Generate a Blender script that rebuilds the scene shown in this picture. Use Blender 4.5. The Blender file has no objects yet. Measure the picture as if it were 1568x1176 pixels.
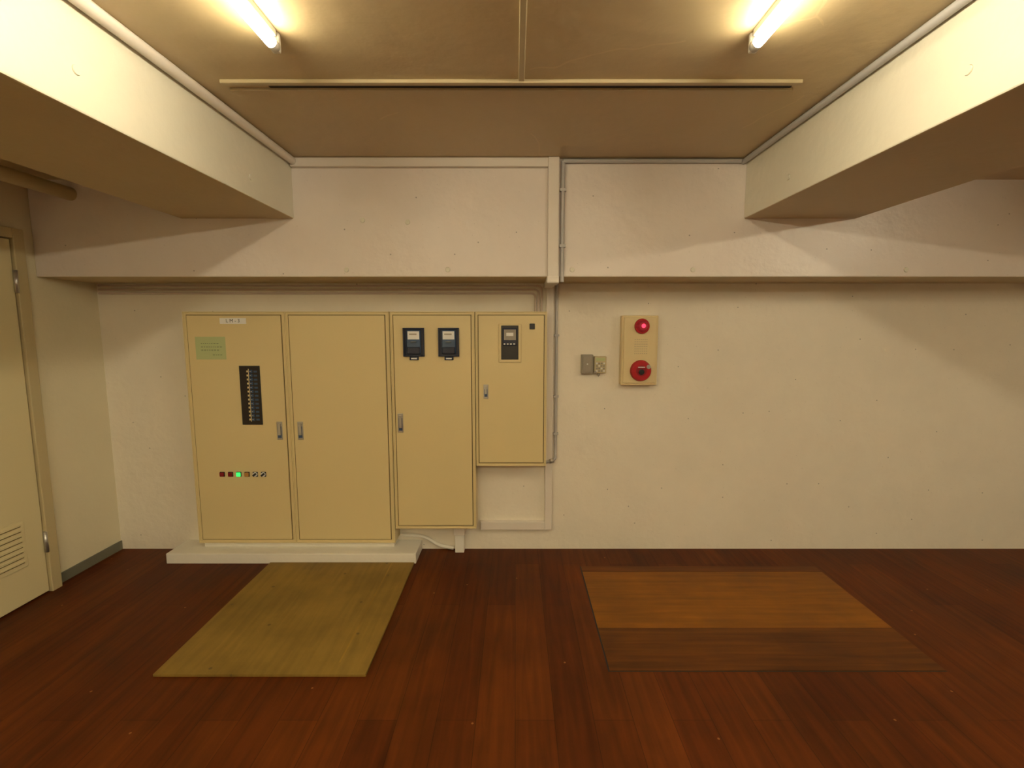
import bpy, bmesh, math, random
from mathutils import Vector, Matrix
random.seed(4)
scene = bpy.context.scene
try:
    scene.view_settings.view_transform = 'Standard'
    scene.view_settings.look = 'None'
except Exception as e:
    print(e)

# ---------------------------------------------------------------- materials
def new_mat(name):
    m = bpy.data.materials.new(name); m.use_nodes = True
    nt = m.node_tree
    return m, nt, nt.nodes['Principled BSDF']

def spots(N, L, geo, col_out, a, b_, scale, thr, col, seed=0.0):
    """sparse small spots laid in the plane spanned by world axes a,b_"""
    sp = N.new('ShaderNodeSeparateXYZ'); cb = N.new('ShaderNodeCombineXYZ')
    L.new(geo.outputs['Position'], sp.inputs[0])
    L.new(sp.outputs[a], cb.inputs['X']); L.new(sp.outputs[b_], cb.inputs['Y'])
    v = N.new('ShaderNodeTexVoronoi'); v.voronoi_dimensions = '2D'; v.inputs['Scale'].default_value = scale
    L.new(cb.outputs[0], v.inputs['Vector'])
    mt = N.new('ShaderNodeMath'); mt.operation = 'LESS_THAN'; mt.inputs[1].default_value = thr
    L.new(v.outputs['Distance'], mt.inputs[0])
    mx = N.new('ShaderNodeMixRGB'); mx.inputs[2].default_value = (*col, 1)
    L.new(mt.outputs[0], mx.inputs[0]); L.new(col_out, mx.inputs[1])
    return mx.outputs[0]

def paint(name, col, rough=0.6, var=0.05, nscale=0, bump=0.0, bscale=40.0, metallic=0.0, pits=False, spec=0.5, cracks=False):
    m, nt, b = new_mat(name)
    N, L = nt.nodes, nt.links
    b.inputs['Roughness'].default_value = rough
    b.inputs['Metallic'].default_value = metallic
    b.inputs['Specular IOR Level'].default_value = spec
    b.inputs['Base Color'].default_value = (*col, 1)
    if not nscale: return m
    geo = N.new('ShaderNodeNewGeometry')
    n = N.new('ShaderNodeTexNoise'); n.inputs['Scale'].default_value = nscale
    n.inputs['Detail'].default_value = 5; n.inputs['Roughness'].default_value = 0.62
    L.new(geo.outputs['Position'], n.inputs['Vector'])
    r = N.new('ShaderNodeValToRGB')
    r.color_ramp.elements[0].position = 0.3; r.color_ramp.elements[1].position = 0.7
    r.color_ramp.elements[0].color = (*[c*(1-var) for c in col], 1)
    r.color_ramp.elements[1].color = (*[min(1, c*(1+var)) for c in col], 1)
    L.new(n.outputs['Fac'], r.inputs['Fac'])
    out = r.outputs['Color']
    if pits:
        out = spots(N, L, geo, out, 'X', 'Z', 2.6, 0.010, [c*0.5 for c in col])
        out = spots(N, L, geo, out, 'X', 'Z', 6.3, 0.017, [c*0.87 for c in col])
    if cracks:
        nd = N.new('ShaderNodeTexNoise'); nd.inputs['Scale'].default_value = 3
        L.new(geo.outputs['Position'], nd.inputs['Vector'])
        va = N.new('ShaderNodeVectorMath'); va.operation = 'MULTIPLY_ADD'; va.inputs[1].default_value = (0.25, 0.25, 0)
        L.new(nd.outputs['Color'], va.inputs[0]); L.new(geo.outputs['Position'], va.inputs[2])
        v = N.new('ShaderNodeTexVoronoi'); v.voronoi_dimensions = '2D'; v.feature = 'DISTANCE_TO_EDGE'; v.inputs['Scale'].default_value = 0.9
        L.new(va.outputs[0], v.inputs['Vector'])
        mt = N.new('ShaderNodeMath'); mt.operation = 'LESS_THAN'; mt.inputs[1].default_value = 0.0035
        L.new(v.outputs['Distance'], mt.inputs[0])
        n5 = N.new('ShaderNodeTexNoise'); n5.inputs['Scale'].default_value = 1.7
        L.new(geo.outputs['Position'], n5.inputs['Vector'])
        gt = N.new('ShaderNodeMath'); gt.operation = 'GREATER_THAN'; gt.inputs[1].default_value = 0.52
        L.new(n5.outputs['Fac'], gt.inputs[0])
        mu = N.new('ShaderNodeMath'); mu.operation = 'MULTIPLY'
        L.new(mt.outputs[0], mu.inputs[0]); L.new(gt.outputs[0], mu.inputs[1])
        mx = N.new('ShaderNodeMixRGB'); mx.inputs[2].default_value = (*[min(1, c*1.12) for c in col], 1)
        L.new(mu.outputs[0], mx.inputs[0]); L.new(out, mx.inputs[1]); out = mx.outputs[0]
    L.new(out, b.inputs['Base Color'])
    if bump > 0:
        n2 = N.new('ShaderNodeTexNoise'); n2.inputs['Scale'].default_value = bscale; n2.inputs['Detail'].default_value = 3
        L.new(geo.outputs['Position'], n2.inputs['Vector'])
        bp = N.new('ShaderNodeBump'); bp.inputs['Strength'].default_value = bump; bp.inputs['Distance'].default_value = 0.01
        L.new(n2.outputs['Fac'], bp.inputs['Height']); L.new(bp.outputs['Normal'], b.inputs['Normal'])
    return m

def emit(name, col, strength, base=None):
    m, nt, b = new_mat(name)
    b.inputs['Base Color'].default_value = (*(base or col), 1)
    b.inputs['Emission Color'].default_value = (*col, 1)
    b.inputs['Emission Strength'].default_value = strength
    return m

def wood(name, c1, c2, cm, along='Y', length=0.9, width=0.12, rough=0.35, grain=1.0, mortar=0.003, spec=0.25, blot=0.25, fleck=None, bl_scale=2.0, knots=None):
    m, nt, b = new_mat(name)
    N, L = nt.nodes, nt.links
    geo = N.new('ShaderNodeNewGeometry')
    mp = N.new('ShaderNodeMapping')
    if along == 'Y': mp.inputs['Rotation'].default_value = (0, 0, math.radians(90))
    L.new(geo.outputs['Position'], mp.inputs['Vector'])
    br = N.new('ShaderNodeTexBrick')
    br.inputs['Scale'].default_value = 1
    br.inputs['Brick Width'].default_value = length
    br.inputs['Row Height'].default_value = width
    br.inputs['Mortar Size'].default_value = mortar
    br.inputs['Mortar Smooth'].default_value = 0.3
    br.inputs['Color1'].default_value = (*c1, 1); br.inputs['Color2'].default_value = (*c2, 1)
    br.inputs['Mortar'].default_value = (*cm, 1)
    br.offset = 0.37
    L.new(mp.outputs[0], br.inputs['Vector'])
    m2 = N.new('ShaderNodeMapping'); m2.inputs['Scale'].default_value = (1.4, 22, 1)
    L.new(mp.outputs[0], m2.inputs['Vector'])
    n = N.new('ShaderNodeTexNoise'); n.inputs['Scale'].default_value = 1.5; n.inputs['Detail'].default_value = 6; n.inputs['Distortion'].default_value = 0.6
    L.new(m2.outputs[0], n.inputs['Vector'])
    r = N.new('ShaderNodeValToRGB')
    lo = 1 - 0.35*grain
    r.color_ramp.elements[0].position = 0.3; r.color_ramp.elements[1].position = 0.72
    r.color_ramp.elements[0].color = (lo, lo, lo, 1); r.color_ramp.elements[1].color = (1.0+0.2*grain,)*3 + (1,)
    L.new(n.outputs['Fac'], r.inputs['Fac'])
    mx = N.new('ShaderNodeMixRGB'); mx.blend_type = 'MULTIPLY'; mx.inputs[0].default_value = 1
    L.new(br.outputs['Color'], mx.inputs[1]); L.new(r.outputs['Color'], mx.inputs[2])
    n4 = N.new('ShaderNodeTexNoise'); n4.inputs['Scale'].default_value = bl_scale; n4.inputs['Detail'].default_value = 7; n4.inputs['Roughness'].default_value = 0.6
    L.new(geo.outputs['Position'], n4.inputs['Vector'])
    r4 = N.new('ShaderNodeValToRGB')
    r4.color_ramp.elements[0].position = 0.3; r4.color_ramp.elements[1].position = 0.72
    r4.color_ramp.elements[0].color = (1-blot,)*3+(1,); r4.color_ramp.elements[1].color = (1+blot,)*3+(1,)
    L.new(n4.outputs['Fac'], r4.inputs['Fac'])
    mx2 = N.new('ShaderNodeMixRGB'); mx2.blend_type = 'MULTIPLY'; mx2.inputs[0].default_value = 1
    L.new(mx.outputs[0], mx2.inputs[1]); L.new(r4.outputs['Color'], mx2.inputs[2])
    out = mx2.outputs[0]
    if fleck:
        out = spots(N, L, geo, out, 'X', 'Y', 1.9, 0.009, fleck)
    if knots:
        out = spots(N, L, geo, out, 'X', 'Y', 3.1, 0.025, knots)
    L.new(out, b.inputs['Base Color'])
    b.inputs['Specular IOR Level'].default_value = spec
    rr = N.new('ShaderNodeMapRange'); rr.inputs['To Min'].default_value = rough-0.06; rr.inputs['To Max'].default_value = rough+0.15
    L.new(n4.outputs['Fac'], rr.inputs['Value']); L.new(rr.outputs[0], b.inputs['Roughness'])
    bp = N.new('ShaderNodeBump'); bp.inputs['Strength'].default_value = 0.1; bp.inputs['Distance'].default_value = 0.003
    L.new(n.outputs['Fac'], bp.inputs['Height']); L.new(bp.outputs['Normal'], b.inputs['Normal'])
    return m

M = {}
M['wall'] = paint('wall_paint', (0.84, 0.78, 0.65), 0.42, 0.035, 3.0, 0.4, 20, pits=True)
M['beamwall'] = paint('beam_wall_paint', (0.79, 0.72, 0.66), 0.36, 0.035, 2.5, 0.4, 14, pits=True)
M['beam'] = paint('beam_paint', (0.74, 0.71, 0.59), 0.45, 0.03, 2.0, 0.25, 18)
M['soffit_shade'] = paint('beam_soffit_shade', (0.52, 0.415, 0.225), 0.5, 0.04, 2.0, 0.2, 20)  # browner than the beam faces: shade on the undersides put into the colour
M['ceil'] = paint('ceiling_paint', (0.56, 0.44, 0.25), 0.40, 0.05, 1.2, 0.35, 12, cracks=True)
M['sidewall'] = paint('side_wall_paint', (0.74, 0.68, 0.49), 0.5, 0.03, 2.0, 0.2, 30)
M['floor'] = wood('floor_wood', (0.112, 0.0270, 0.0034), (0.078, 0.0165, 0.0022), (0.035, 0.008, 0.0015), 'Y', 1.25, 0.152, 0.48, 0.9, 0.0012, 0.15, 0.3, fleck=(0.25, 0.11, 0.03))
M['ply'] = wood('plywood_face', (0.225, 0.142, 0.030), (0.225, 0.142, 0.030), (0.22, 0.14, 0.03), 'Y', 5, 5, 0.5, 0.4, 0.0, 0.2, 0.24, bl_scale=3.0, knots=(0.13, 0.085, 0.025))
M['hatchA'] = wood('hatch_board_light', (0.225, 0.083, 0.007), (0.20, 0.072, 0.006), (0.2, 0.07, 0.01), 'X', 2.0, 0.3, 0.45, 0.6, 0.0, 0.17, 0.22, bl_scale=3)
M['hatchB'] = wood('hatch_board_dark', (0.125, 0.041, 0.0045), (0.10, 0.031, 0.004), (0.1, 0.03, 0.006), 'X', 2.0, 0.15, 0.45, 1.0, 0.0, 0.17, 0.28, bl_scale=3)
M['hatchC'] = wood('hatch_board_end', (0.13, 0.038, 0.0045), (0.11, 0.031, 0.004), (0.1, 0.03, 0.006), 'X', 2.0, 0.15, 0.45, 1.0, 0.0, 0.17)
M['dark'] = paint('dark_gap', (0.02, 0.014, 0.01), 0.7)
M['cab'] = paint('cabinet_enamel', (0.72, 0.595, 0.315), 0.33)
M['seal'] = paint('door_seal', (0.13, 0.09, 0.025), 0.6)
M['white'] = paint('white_paint', (0.82, 0.79, 0.70), 0.45, 0.03, 4, 0.2, 30)
M['duct'] = paint('duct_paint', (0.77, 0.71, 0.63), 0.4)
M['pinkpipe'] = paint('conduit_paint', (0.62, 0.51, 0.43), 0.4)
M['grey'] = paint('grey_conduit', (0.45, 0.44, 0.43), 0.4)
M['metal'] = paint('satin_metal', (0.5, 0.49, 0.46), 0.35, metallic=0.8)
M['black'] = paint('black_plastic', (0.012, 0.012, 0.013), 0.3)
M['navy'] = paint('navy_plastic', (0.010, 0.018, 0.045), 0.25)
M['slate'] = paint('meter_cover', (0.05, 0.09, 0.17), 0.2)
M['paper'] = paint('paper_white', (0.85, 0.85, 0.82), 0.6)
M['green'] = paint('green_notice', (0.48, 0.55, 0.27), 0.6)
M['ink'] = paint('ink', (0.05, 0.06, 0.05), 0.7)
M['red'] = paint('red_plastic', (0.42, 0.010, 0.018), 0.25)
M['redlens'] = emit('red_lens', (1.0, 0.02, 0.06), 0.08, (0.28, 0.01, 0.02))
M['pink'] = emit('red_filament', (1.0, 0.05, 0.12), 1.5)
M['darkred'] = paint('dark_red_lens', (0.22, 0.008, 0.015), 0.25)
M['greenled'] = emit('green_lamp', (0.05, 1.0, 0.2), 0.8)
M['amber'] = paint('amber_lens', (0.45, 0.22, 0.05), 0.3)
M['alarm'] = paint('alarm_enamel', (0.74, 0.61, 0.34), 0.35)
M['keypad'] = paint('keypad_case', (0.55, 0.47, 0.28), 0.4)
M['boxgrey'] = paint('box_grey', (0.30, 0.27, 0.22), 0.4)
M['door'] = paint('door_enamel', (0.68, 0.60, 0.36), 0.35)
M['frame'] = paint('door_frame_enamel', (0.50, 0.42, 0.24), 0.4)
M['base'] = paint('baseboard_vinyl', (0.15, 0.15, 0.11), 0.5)
M['rail'] = paint('rail_enamel', (0.52, 0.43, 0.26), 0.4)
M['tube'] = emit('tube_glow', (1.0, 0.88, 0.63), 58)
M['tube_b'] = emit('tube_glow_bright', (1.0, 0.88, 0.63), 270)
M['tube_c'] = emit('tube_glow_side', (1.0, 0.88, 0.63), 130)
M['cap'] = paint('tube_cap', (0.7, 0.68, 0.62), 0.4)
M['fix'] = paint('fixture_enamel', (0.8, 0.78, 0.7), 0.4)

# ---------------------------------------------------------------- builders
def group(name, loc):
    e = bpy.data.objects.new(name, None)
    e.location = loc; e.empty_display_size = 0.1
    scene.collection.objects.link(e)
    return e

def adopt(o, parent):
    if parent is not None:
        o.parent = parent
        o.matrix_parent_inverse = Matrix.Translation(-Vector(parent.location))

def obj(name, me, mat, parent, loc=(0, 0, 0)):
    o = bpy.data.objects.new(name, me)
    o.location = loc
    scene.collection.objects.link(o)
    if mat: me.materials.append(mat)
    adopt(o, parent)
    return o

def box(name, x0, x1, y0, y1, z0, z1, mat, parent=None, bevel=0.0, seg=2, under=None):
    c = Vector(((x0+x1)/2, (y0+y1)/2, (z0+z1)/2))
    bm = bmesh.new()
    bmesh.ops.create_cube(bm, size=1)
    for v in bm.verts:
        v.co = Vector((v.co.x*(x1-x0), v.co.y*(y1-y0), v.co.z*(z1-z0)))
    if bevel > 0:
        bmesh.ops.bevel(bm, geom=bm.edges[:], offset=bevel, segments=seg, profile=0.5, affect='EDGES')
    if under:
        bm.normal_update()
        for f in bm.faces:
            if f.normal.z < -0.9: f.material_index = 1
    me = bpy.data.meshes.new(name); bm.to_mesh(me); bm.free()
    o = obj(name, me, mat, parent, c)
    if under: me.materials.append(under)
    return o

def cyl(name, p0, p1, r, mat, parent=None, seg=24, r2=None, smooth=True, bevel=0.0):
    p0, p1 = Vector(p0), Vector(p1)
    d = p1-p0
    bm = bmesh.new()
    bmesh.ops.create_cone(bm, cap_ends=True, segments=seg, radius1=r, radius2=r if r2 is None else r2, depth=d.length)
    if bevel > 0:
        es = [e for e in bm.edges if abs(e.verts[0].co.z-e.verts[1].co.z) < 1e-6]
        bmesh.ops.bevel(bm, geom=es, offset=bevel, segments=3, profile=0.5, affect='EDGES')
    rot = d.to_track_quat('Z', 'Y').to_matrix().to_4x4()
    bmesh.ops.transform(bm, matrix=rot, verts=bm.verts)
    for f in bm.faces:
        f.smooth = smooth and len(f.verts) == 4
    me = bpy.data.meshes.new(name); bm.to_mesh(me); bm.free()
    return obj(name, me, mat, parent, (p0+p1)/2)

def pipe(name, pts, r, mat, parent=None, bend=0.03):
    pts = [Vector(p) for p in pts]
    path = [pts[0]]
    for i in range(1, len(pts)-1):
        a = (pts[i-1]-pts[i]); b = (pts[i+1]-pts[i])
        k = min(bend, a.length*0.45, b.length*0.45)
        A = pts[i]+a.normalized()*k; B = pts[i]+b.normalized()*k
        for j in range(7):
            t = j/6
            path.append(A*(1-t)**2 + pts[i]*2*t*(1-t) + B*t*t)
    path.append(pts[-1])
    c = sum(path, Vector())/len(path)
    cu = bpy.data.curves.new(name, 'CURVE'); cu.dimensions = '3D'
    s = cu.splines.new('POLY'); s.points.add(len(path)-1)
    for q, p in zip(s.points, path): q.co = (*(p-c), 1)
    cu.bevel_depth = r; cu.bevel_resolution = 5; cu.use_fill_caps = True
    tmp = bpy.data.objects.new(name+'_c', cu)
    scene.collection.objects.link(tmp)
    dg = bpy.context.evaluated_depsgraph_get()
    me = bpy.data.meshes.new_from_object(tmp.evaluated_get(dg))
    bpy.data.objects.remove(tmp)
    me.name = name
    for f in me.polygons: f.use_smooth = True
    me.materials.clear()
    return obj(name, me, mat, parent, c)

def text(name, s, x, y, z, size, mat, parent):
    cu = bpy.data.curves.new(name, 'FONT'); cu.body = s; cu.size = size; cu.extrude = 0.0003
    cu.align_x = 'CENTER'; cu.align_y = 'CENTER'
    o = bpy.data.objects.new(name, cu)
    scene.collection.objects.link(o)
    o.location = (x, y, z); o.rotation_euler = (math.radians(90), 0, 0)
    cu.materials.append(mat)
    adopt(o, parent)
    return o

# ---------------------------------------------------------------- room shell
WY, BY, CZ = 3.18, 2.786, 2.426
XL, XR, YB = -2.70, 5.2, -3.6
SZ = 2.317
box('floor', XL-0.15, XR+0.15, YB-0.15, WY+0.15, -0.1, 0, M['floor'])
box('wall_back', XL-0.15, XR+0.15, WY, WY+0.15, 0, 2.6, M['wall'])
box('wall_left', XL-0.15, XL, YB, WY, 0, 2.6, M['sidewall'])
box('wall_right', XR, XR+0.15, YB, WY, 0, 2.6, M['wall'])
box('wall_front', XL-0.15, XR+0.15, YB-0.15, YB, 0, 2.6, M['wall'])
box('ceiling', -1.4, 1.4, YB, WY, CZ, 2.7, M['ceil'])
box('ceiling', XL-0.15, -1.4, YB, WY, SZ, 2.7, M['ceil'])
box('ceiling', 1.4, XR+0.15, YB, WY, SZ, 2.7, M['ceil'])
box('ceiling_beam', -1.857, -1.23, YB, BY, 2.108, 2.45, M['beam'], None, 0.006, under=M['soffit_shade'])
box('ceiling_beam', 1.27, 1.895, YB, BY, 2.108, 2.45, M['beam'], None, 0.006, under=M['soffit_shade'])
box('wall_beam_back', XL, XR, BY, WY, 1.79, 2.45, M['beamwall'], None, 0.006, under=M['soffit_shade'])
def plug(x, y, z, axis):
    d = {'y': (0, -0.004, 0), 'x+': (0.004, 0, 0), 'x-': (-0.004, 0, 0)}[axis]
    cyl('trim_1', (x, y, z), (x+d[0], y+d[1], z+d[2]), 0.014, M['beam'], None, 20, 0.012)
for y, z in ((2.35, 2.20), (1.45, 2.22)):
    plug(-1.23, y, z, 'x+'); plug(1.27, y, z, 'x-')
for x, z in ((-0.60, 2.09), (-0.85, 2.10), (1.0, 1.83), (-0.38, 1.83), (-0.95, 1.83), (0.32, 1.83), (2.2, 1.83)):
    plug(x, BY, z, 'y')

# ---------------------------------------------------------------- left wall door
g = group('door_1', (XL, 2.18, 1.0))
dy0, dy1 = 1.76, 2.63
box('leaf', XL+0.005, XL+0.03, dy0, dy1, 0.01, 1.97, M['door'], g, 0.003)
box('jamb_far', XL, XL+0.045, dy1+0.006, dy1+0.066, 0, 2.03, M['frame'], g, 0.004)
box('jamb_near', XL, XL+0.045, dy0-0.066, dy0-0.006, 0, 2.03, M['frame'], g, 0.004)
box('head', XL, XL+0.045, dy0-0.006, dy1+0.006, 1.976, 2.03, M['frame'], g, 0.004)
box('gap', XL+0.001, XL+0.006, dy0-0.006, dy1+0.006, 0, 1.976, M['seal'], g)
for zc in (1.75, 0.30):
    cyl('hinge', (XL+0.04, dy1+0.002, zc-0.06), (XL+0.04, dy1+0.002, zc+0.06), 0.010, M['metal'], g)
box('vent_frame', XL+0.029, XL+0.034, 2.0, 2.53, 0.21, 0.47, M['door'], g, 0.002)
for i in range(8):
    z = 0.235+i*0.029
    box('louvre_slot', XL+0.033, XL+0.035, 2.02, 2.51, z, z+0.008, M['seal'], g)
    box('louvre_blade', XL+0.033, XL+0.043, 2.02, 2.51, z+0.008, z+0.013, M['door'], g)
cyl('knob', (XL+0.03, dy0+0.07, 0.95), (XL+0.09, dy0+0.07, 0.95), 0.025, M['metal'], g, bevel=0.006)
box('baseboard_left', XL, XL+0.008, dy1+0.066, WY, 0, 0.06, M['base'])
pipe('ceiling_pipe', [(-2.46, -1.5, 2.24), (-2.46, BY, 2.24)], 0.036, M['frame'])

# ---------------------------------------------------------------- plinth and electrical cabinets
g = group('concrete_plinth', (-1.44, 3.07, 0))
box('slab', -2.24, -0.637, 2.966, WY, 0, 0.067, M['white'], g, 0.004)
box('riser', -2.055, -0.80, 3.07, WY, 0.067, 0.104, M['white'], g, 0.002)

CY = 3.05
def cab_door(g, x0, x1, z0, z1):
    box('seal', x0-0.005, x1+0.005, CY-0.0015, CY+0.004, z0-0.005, z1+0.005, M['seal'], g)
    box('door_panel', x0, x1, CY-0.007, CY+0.004, z0, z1, M['cab'], g, 0.002)
def rim(g, x0, x1, z0, z1, w=0.006):
    y0, y1 = CY-0.006, CY+0.01
    box('rim_l', x0, x0+w, y0, y1, z0, z1, M['cab'], g, 0.0015)
    box('rim_r', x1-w, x1, y0, y1, z0, z1, M['cab'], g, 0.0015)
    box('rim_t', x0+w, x1-w, y0, y1, z1-w, z1, M['cab'], g, 0.0015)
    box('rim_b', x0+w, x1-w, y0, y1, z0, z0+w, M['cab'], g, 0.0015)
def handle(g, x0, x1, z0, z1):
    box('handle_plate', x0, x1, CY-0.011, CY-0.006, z0, z1, M['metal'], g, 0.002)
    box('handle_recess', x0+0.006, x1-0.006, CY-0.012, CY-0.010, z0+0.012, z1-0.03, M['slate'], g)
    box('handle_lever', x0+0.009, x1-0.009, CY-0.018, CY-0.011, z0+0.03, z1-0.012, M['metal'], g, 0.002)

g1 = group('electrical_cabinet', (-1.42, 3.11, 0.104))
box('body', -2.072, -0.786, CY, WY, 0.104, 1.606, M['cab'], g1, 0.003)
rim(g1, -2.072, -1.437, 0.104, 1.606); rim(g1, -1.435, -0.786, 0.104, 1.606)
cab_door(g1, -2.045, -1.462, 0.13, 1.582)
cab_door(g1, -1.411, -0.815, 0.13, 1.582)
handle(g1, -1.520, -1.484, 0.795, 0.912)
handle(g1, -1.388, -1.352, 0.795, 0.912)
F = CY-0.007
box('name_plate', -1.838, -1.674, F-0.002, F, 1.530, 1.566, M['paper'], g1)
text('name_text', 'L M - 3', -1.756, F-0.0022, 1.548, 0.03, M['ink'], g1)
box('green_notice', -2.0, -1.812, F-0.001, F, 1.308, 1.450, M['green'], g1)
for i, (w, zz) in enumerate([(0.10, 1.405), (0.12, 1.385), (0.11, 1.365), (0.05, 1.335)]):
    x = -1.965 + (0.07 if i == 3 else 0)
    j = x
    while j < x+w:
        ww = random.uniform(0.005, 0.014)
        box('print', j, j+ww, F-0.0016, F-0.001, zz, zz+0.003, M['ink'], g1); j += ww+0.006
box('window_frame', -1.735, -1.606, F-0.006, F, 0.893, 1.269, M['black'], g1, 0.002)
box('window_inset', -1.728, -1.613, F-0.007, F-0.0055, 0.90, 1.262, M['dark'], g1)
for i in range(13):
    z = 0.918+i*0.0255
    box('breaker', -1.672, -1.650, F-0.013, F-0.007, z, z+0.019, M['slate'], g1, 0.002)
    box('breaker_toggle', -1.664, -1.658, F-0.017, F-0.012, z+0.008, z+0.012, M['boxgrey'], g1)
    box('breaker_label', -1.688, -1.679, F-0.008, F-0.007, z+0.004, z+0.015, M['cab'], g1)
    box('breaker_side', -1.643, -1.622, F-0.009, F-0.007, z+0.003, z+0.014, M['slate'], g1)
box('breaker_busbar', -1.677, -1.6735, F-0.009, F-0.007, 0.915, 1.25, M['cab'], g1)
cols = ['darkred', 'darkred', 'greenled', 'amber', 'rot', 'rot']
for x, c in zip((-1.888, -1.834, -1.781, -1.728, -1.675, -1.622), cols):
    box('bezel', x-0.016, x+0.016, F-0.004, F, 0.552, 0.584, M['black'], g1, 0.003)
    if c == 'rot':
        cyl('rotary_dial', (x, F-0.004, 0.568), (x, F-0.008, 0.568), 0.0145, M['paper'], g1)
        k = box('rotary_knob', x-0.012, x+0.012, F-0.02, F-0.008, 0.562, 0.574, M['black'], g1, 0.002)
        k.rotation_euler = (0, math.radians(-40), 0)
    else:
        box('lamp_lens', x-0.0135, x+0.0135, F-0.012, F-0.004, 0.5545, 0.5815, M[c], g1, 0.003)

def meter(g, x0, x1, z0, z1):
    w = 0.010
    box('meter_back', x0, x1, F-0.004, F, z0, z1, M['navy'], g, 0.001)
    for n, a in (('l', (x0, x0+w, z0, z1)), ('r', (x1-w, x1, z0, z1)), ('t', (x0+w, x1-w, z1-w, z1)), ('b', (x0+w, x1-w, z0, z0+w))):
        box('meter_frame_'+n, a[0], a[1], F-0.018, F-0.004, a[2], a[3], M['navy'], g, 0.002)
    cx = (x0+x1)/2
    box('meter_body', cx-0.044, cx+0.044, F-0.014, F-0.004, z0+0.016, z1-0.014, M['slate'], g, 0.006)
    box('meter_plate', cx-0.036, cx+0.036, F-0.0155, F-0.0138, z1-0.072, z1-0.022, M['paper'], g)
    box('meter_register', cx-0.026, cx+0.020, F-0.0165, F-0.015, z1-0.044, z1-0.036, M['boxgrey'], g)
    cyl('meter_disc', (cx, F-0.020, z1-0.088), (cx, F-0.020, z1-0.085), 0.018, M['metal'], g)
    box('meter_terminal', cx-0.040, cx+0.040, F-0.018, F-0.013, z0+0.016, z0+0.060, M['navy'], g, 0.004)
    box('meter_tab', cx-0.028, cx+0.028, F-0.010, F, z0-0.022, z0-0.001, M['navy'], g, 0.002)
    box('meter_tab_label', cx-0.018, cx+0.018, F-0.011, F-0.0098, z0-0.017, z0-0.008, M['paper'], g)
g2 = group('electrical_cabinet', (-0.51, 3.11, 0.2))
box('body', -0.782, -0.254, CY, WY, 0.201, 1.606, M['cab'], g2, 0.003)
rim(g2, -0.782, -0.254, 0.201, 1.606)
cab_door(g2, -0.760, -0.278, 0.224, 1.582)
meter(g2, -0.699, -0.567, 1.327, 1.506)
meter(g2, -0.480, -0.350, 1.327, 1.506)
handle(g2, -0.748, -0.713, 0.842, 0.965)

g3 = group('electrical_cabinet', (-0.03, 3.11, 0.62))
box('body', -0.250, 0.198, CY, WY, 0.622, 1.606, M['cab'], g3, 0.003)
rim(g3, -0.250, 0.198, 0.622, 1.606)
cab_door(g3, -0.230, 0.178, 0.644, 1.582)
handle(g3, -0.201, -0.170, 1.06, 1.15)
box('meter_bezel', -0.104, 0.038, F-0.008, F, 1.289, 1.530, M['cab'], g3, 0.004)
box('meter_window', -0.088, 0.020, F-0.010, F-0.007, 1.308, 1.520, M['black'], g3, 0.002)
box('meter_body', -0.078, 0.010, F-0.016, F-0.010, 1.395, 1.505, M['navy'], g3, 0.004)
box('meter_plate', -0.070, 0.004, F-0.0175, F-0.0158, 1.43, 1.495, M['boxgrey'], g3)
box('meter_display', -0.056, -0.012, F-0.0185, F-0.017, 1.455, 1.475, M['paper'], g3)
for i in range(4):
    box('meter_mark', -0.072+i*0.02, -0.062+i*0.02, F-0.0175, F-0.0158, 1.402, 1.409, M['paper'], g3)
box('sensor_square', 0.089, 0.122, F-0.005, F, 1.496, 1.532, M['black'], g3, 0.003)

# ---------------------------------------------------------------- ducts and conduits
g = group('cable_duct', (0.21, BY-0.02, 2.1))
box('riser_upper', 0.180, 0.240, BY-0.04, BY, 1.775, CZ, M['duct'], g, 0.004)
box('elbow_under_beam', 0.176, 0.244, BY-0.045, BY+0.10, 1.752, 1.79, M['duct'], g, 0.006)
box('run_under_beam', 0.183, 0.238, BY+0.10, WY-0.036, 1.757, 1.79, M['duct'], g, 0.003)
box('cable_duct', -1.225, 0.180, BY-0.035, BY, CZ-0.05, CZ-0.002, M['duct'], None, 0.004)
g = group('cable_duct', (0.22, WY-0.02, 1.0))
box('riser_lower', 0.199, 0.247, WY-0.035, WY, 0.148, 1.785, M['duct'], g, 0.004)
box('run_lower', -0.235, 0.199, WY-0.035, WY, 0.148, 0.206, M['duct'], g, 0.004)
g = group('conduit_pipe', (0.26, BY, 2.1))
pipe('run', [(0.262, BY-0.013, 1.76), (0.262, BY-0.013, CZ-0.016)], 0.011, M['grey'], g)
for z in (2.25, 1.95):
    box('clip', 0.245, 0.279, BY-0.027, BY, z, z+0.015, M['grey'], g)
pipe('conduit_pipe', [(0.262, BY-0.014, CZ-0.016), (1.235, BY-0.014, CZ-0.016)], 0.012, M['grey'])
pipe('conduit_pipe', [(1.252, BY-0.002, CZ-0.016), (1.252, YB+0.05, CZ-0.016)], 0.014, M['grey'])
pipe('conduit_pipe', [(-1.207, BY-0.04, CZ-0.022), (-1.207, YB+0.05, CZ-0.022)], 0.020, M['duct'])
for i, z in enumerate((1.774, 1.750, 1.726)):
    pipe('conduit_pipe', [(XL+0.02, WY-0.010, z), (0.17-0.02*i, WY-0.010, z), (0.17-0.02*i, WY-0.010, 1.607)], 0.0065, M['pinkpipe'])
g = group('conduit_pipe', (0.265, WY-0.02, 1.2))
pipe('run', [(0.268, WY-0.012, 1.785), (0.268, WY-0.012, 0.70), (0.268, WY-0.03, 0.632), (0.12, WY-0.05, 0.605)], 0.009, M['grey'], g)
cyl('union', (0.255, WY-0.032, 0.630), (0.225, WY-0.036, 0.624), 0.015, M['metal'], g)
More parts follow.
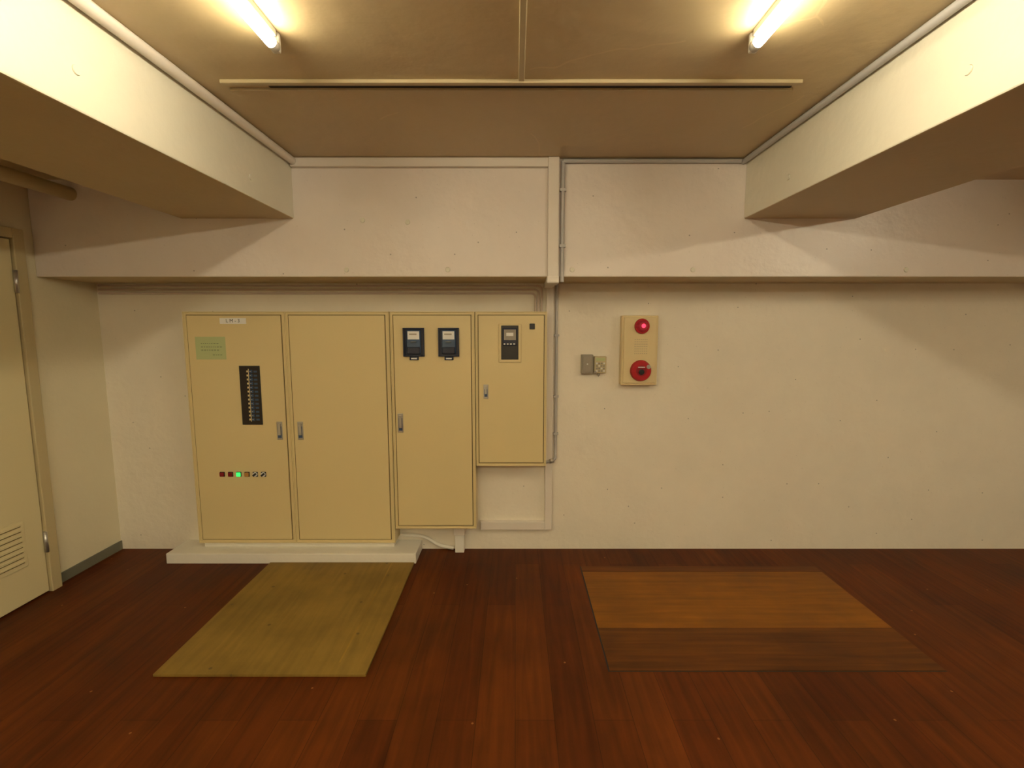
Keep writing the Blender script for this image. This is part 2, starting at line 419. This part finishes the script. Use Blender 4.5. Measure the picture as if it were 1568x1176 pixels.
for z in (1.45, 1.05, 0.8):
    box('clip', 0.252, 0.285, WY-0.024, WY, z, z+0.014, M['grey'], g)
g = group('floor_stub_duct', (-0.38, WY, 0))
box('stub', -0.405, -0.345, WY-0.06, WY, 0, 0.125, M['white'], g, 0.003)
box('collar', -0.412, -0.338, WY-0.07, WY, 0.125, 0.199, M['duct'], g, 0.003)
g = group('drain_elbow', (-0.65, WY-0.03, 0.08))
pipe('elbow', [(-0.78, WY-0.016, 0.11), (-0.62, WY-0.016, 0.10), (-0.52, WY-0.016, 0.03), (-0.42, WY-0.016, 0.013)], 0.012, M['white'], g, 0.06)

# ---------------------------------------------------------------- fire alarm panel
g = group('fire_alarm_panel', (0.80, WY, 1.36))
box('body', 0.682, 0.915, WY-0.06, WY, 1.136, 1.584, M['alarm'], g, 0.006)
box('front_cover', 0.694, 0.903, WY-0.068, WY-0.058, 1.150, 1.572, M['alarm'], g, 0.004)
AX, AF = 0.806, WY-0.068
cyl('lamp_bezel', (AX, AF, 1.516), (AX, AF-0.012, 1.516), 0.048, M['red'], g, 40, bevel=0.003)
cyl('lamp_lens', (AX, AF-0.010, 1.516), (AX, AF-0.045, 1.516), 0.036, M['redlens'], g, 40, 0.026, bevel=0.004)
cyl('lamp_filament', (AX, AF-0.044, 1.518), (AX, AF-0.048, 1.518), 0.013, M['pink'], g)
for r in range(7):
    for c in range(7):
        box('speaker_slot', AX-0.042+c*0.0125, AX-0.037+c*0.0125, AF-0.001, AF+0.001, 1.34+r*0.015, 1.344+r*0.015, M['boxgrey'], g)
cyl('button_ring', (AX, AF, 1.232), (AX, AF-0.022, 1.232), 0.070, M['red'], g, 48, 0.062, bevel=0.004)
cyl('button_well', (AX, AF-0.020, 1.232), (AX, AF-0.0235, 1.232), 0.034, M['darkred'], g, 40)
cyl('push_button', (AX, AF-0.022, 1.225), (AX, AF-0.030, 1.225), 0.018, M['black'], g, 30, bevel=0.003)
cyl('phone_jack', (AX+0.045, AF-0.019, 1.258), (AX+0.045, AF-0.027, 1.258), 0.013, M['metal'], g, 24)
box('button_label', AX-0.022, AX+0.022, AF-0.025, AF-0.022, 1.253, 1.258, M['paper'], g)

g = group('switch_box', (0.47, WY, 1.27))
box('case', 0.430, 0.506, WY-0.035, WY, 1.208, 1.333, M['boxgrey'], g, 0.004)
box('cover', 0.438, 0.498, WY-0.040, WY-0.034, 1.218, 1.323, M['boxgrey'], g, 0.003)
cyl('indicator', (0.468, WY-0.040, 1.272), (0.468, WY-0.044, 1.272), 0.005, M['paper'], g)
g = group('keypad_controller', (0.55, WY, 1.27))
box('case', 0.514, 0.592, WY-0.035, WY, 1.212, 1.322, M['keypad'], g, 0.005)
box('display', 0.524, 0.582, WY-0.037, WY-0.034, 1.292, 1.312, M['green'], g)
for r in range(4):
    for c in range(4):
        box('key', 0.524+c*0.0155, 0.535+c*0.0155, WY-0.040, WY-0.034, 1.222+r*0.0165, 1.232+r*0.0165, M['boxgrey'] if (r+c) % 3 else M['paper'], g, 0.001)
cyl('dial', (0.545, WY-0.02, 1.197), (0.545, WY-0.02, 1.214), 0.009, M['boxgrey'], g)
cyl('dial_tip', (0.520, WY-0.037, 1.219), (0.520, WY-0.044, 1.219), 0.008, M['boxgrey'], g)

# ---------------------------------------------------------------- ceiling rail, molding, fluorescent lights
g = group('ceiling_rail', (0, 1.97, CZ))
box('lip_front', -1.105, 1.075, 1.926, 1.948, CZ-0.014, CZ, M['rail'], g, 0.003)
box('web', -1.105, 1.075, 1.948, 1.966, CZ-0.006, CZ, M['rail'], g)
box('channel', -0.945, 1.06, 1.966, 1.990, CZ-0.003, CZ, M['dark'], g)
box('lip_rear', -1.105, 1.075, 1.994, 2.004, CZ-0.010, CZ, M['rail'], g, 0.002)
g = group('ceiling_molding', (0.03, 0, CZ))
box('strip', 0.012, 0.034, YB, 1.926, CZ-0.010, CZ, M['rail'], g, 0.003)

def fluo(x, y0, y1, ceil, mat):
    g = group('fluorescent_light', (x, (y0+y1)/2, ceil))
    z = ceil-0.043
    box('batten', x-0.013, x+0.013, y0+0.02, y1-0.03, ceil-0.022, ceil, M['fix'], g, 0.003)
    for ya, yb in ((y0, y0+0.016), (y1-0.016, y1)):
        box('lamp_holder', x-0.013, x+0.013, ya, yb, z-0.014, ceil, M['cap'], g, 0.004)
    cyl('tube', (x, y0+0.04, z), (x, y1-0.04, z), 0.0165, mat, g, 14)
    cyl('tube_cap', (x, y0+0.014, z), (x, y0+0.041, z), 0.0168, M['cap'], g, 20)
    cyl('tube_cap', (x, y1-0.041, z), (x, y1-0.014, z), 0.0168, M['cap'], g, 20)
fluo(-0.757, 0.44, 1.655, CZ, M['tube'])
fluo(0.753, 0.44, 1.655, CZ, M['tube'])
fluo(-0.757, -2.1, -0.9, CZ, M['tube_b'])
fluo(0.753, -2.1, -0.9, CZ, M['tube_b'])
fluo(2.9, 0.2, 1.4, SZ, M['tube_c'])
fluo(-2.28, -1.2, 0.0, SZ, M['tube'])

# ---------------------------------------------------------------- floor pieces
g = group('plywood_sheet', (-1.11, 2.45, 0))
box('board', -1.57, -0.648, 1.945, 2.960, 0.001, 0.013, M['ply'], g, 0.001)
M['plyline'] = wood('plywood_patch_line', (0.29, 0.175, 0.03), (0.29, 0.175, 0.03), (0.29, 0.175, 0.03), 'Y', 5, 5, 0.5, 0.5, 0, 0.2, 0.4)
box('patch_line', -0.792, -0.784, 2.02, 2.955, 0.0128, 0.0134, M['plyline'], g)
g = group('floor_hatch', (1.16, 2.43, 0))
box('gap', 0.410, 1.902, 1.978, 2.93, 0.0, 0.0008, M['dark'], g)
box('board_end', 0.417, 1.900, 2.858, 2.928, 0.0008, 0.0022, M['hatchC'], g)
box('board_rear', 0.417, 1.900, 2.291, 2.856, 0.0008, 0.0025, M['hatchA'], g)
box('board_front', 0.417, 1.900, 1.984, 2.290, 0.0008, 0.0025, M['hatchB'], g)

# ---------------------------------------------------------------- camera, world
w = bpy.data.worlds.new('world'); scene.world = w; w.use_nodes = True
w.node_tree.nodes['Background'].inputs[0].default_value = (0, 0, 0, 1)
cam = bpy.data.cameras.new('camera'); co = bpy.data.objects.new('camera', cam)
scene.collection.objects.link(co)
cam.sensor_fit = 'HORIZONTAL'; cam.sensor_width = 36; cam.lens = 36*743/1568
cam.shift_x = -5/1568
cam.clip_start = 0.05
co.location = (0, 0, 1.5)
co.rotation_euler = (math.radians(90-6.5), 0, 0)
scene.camera = co
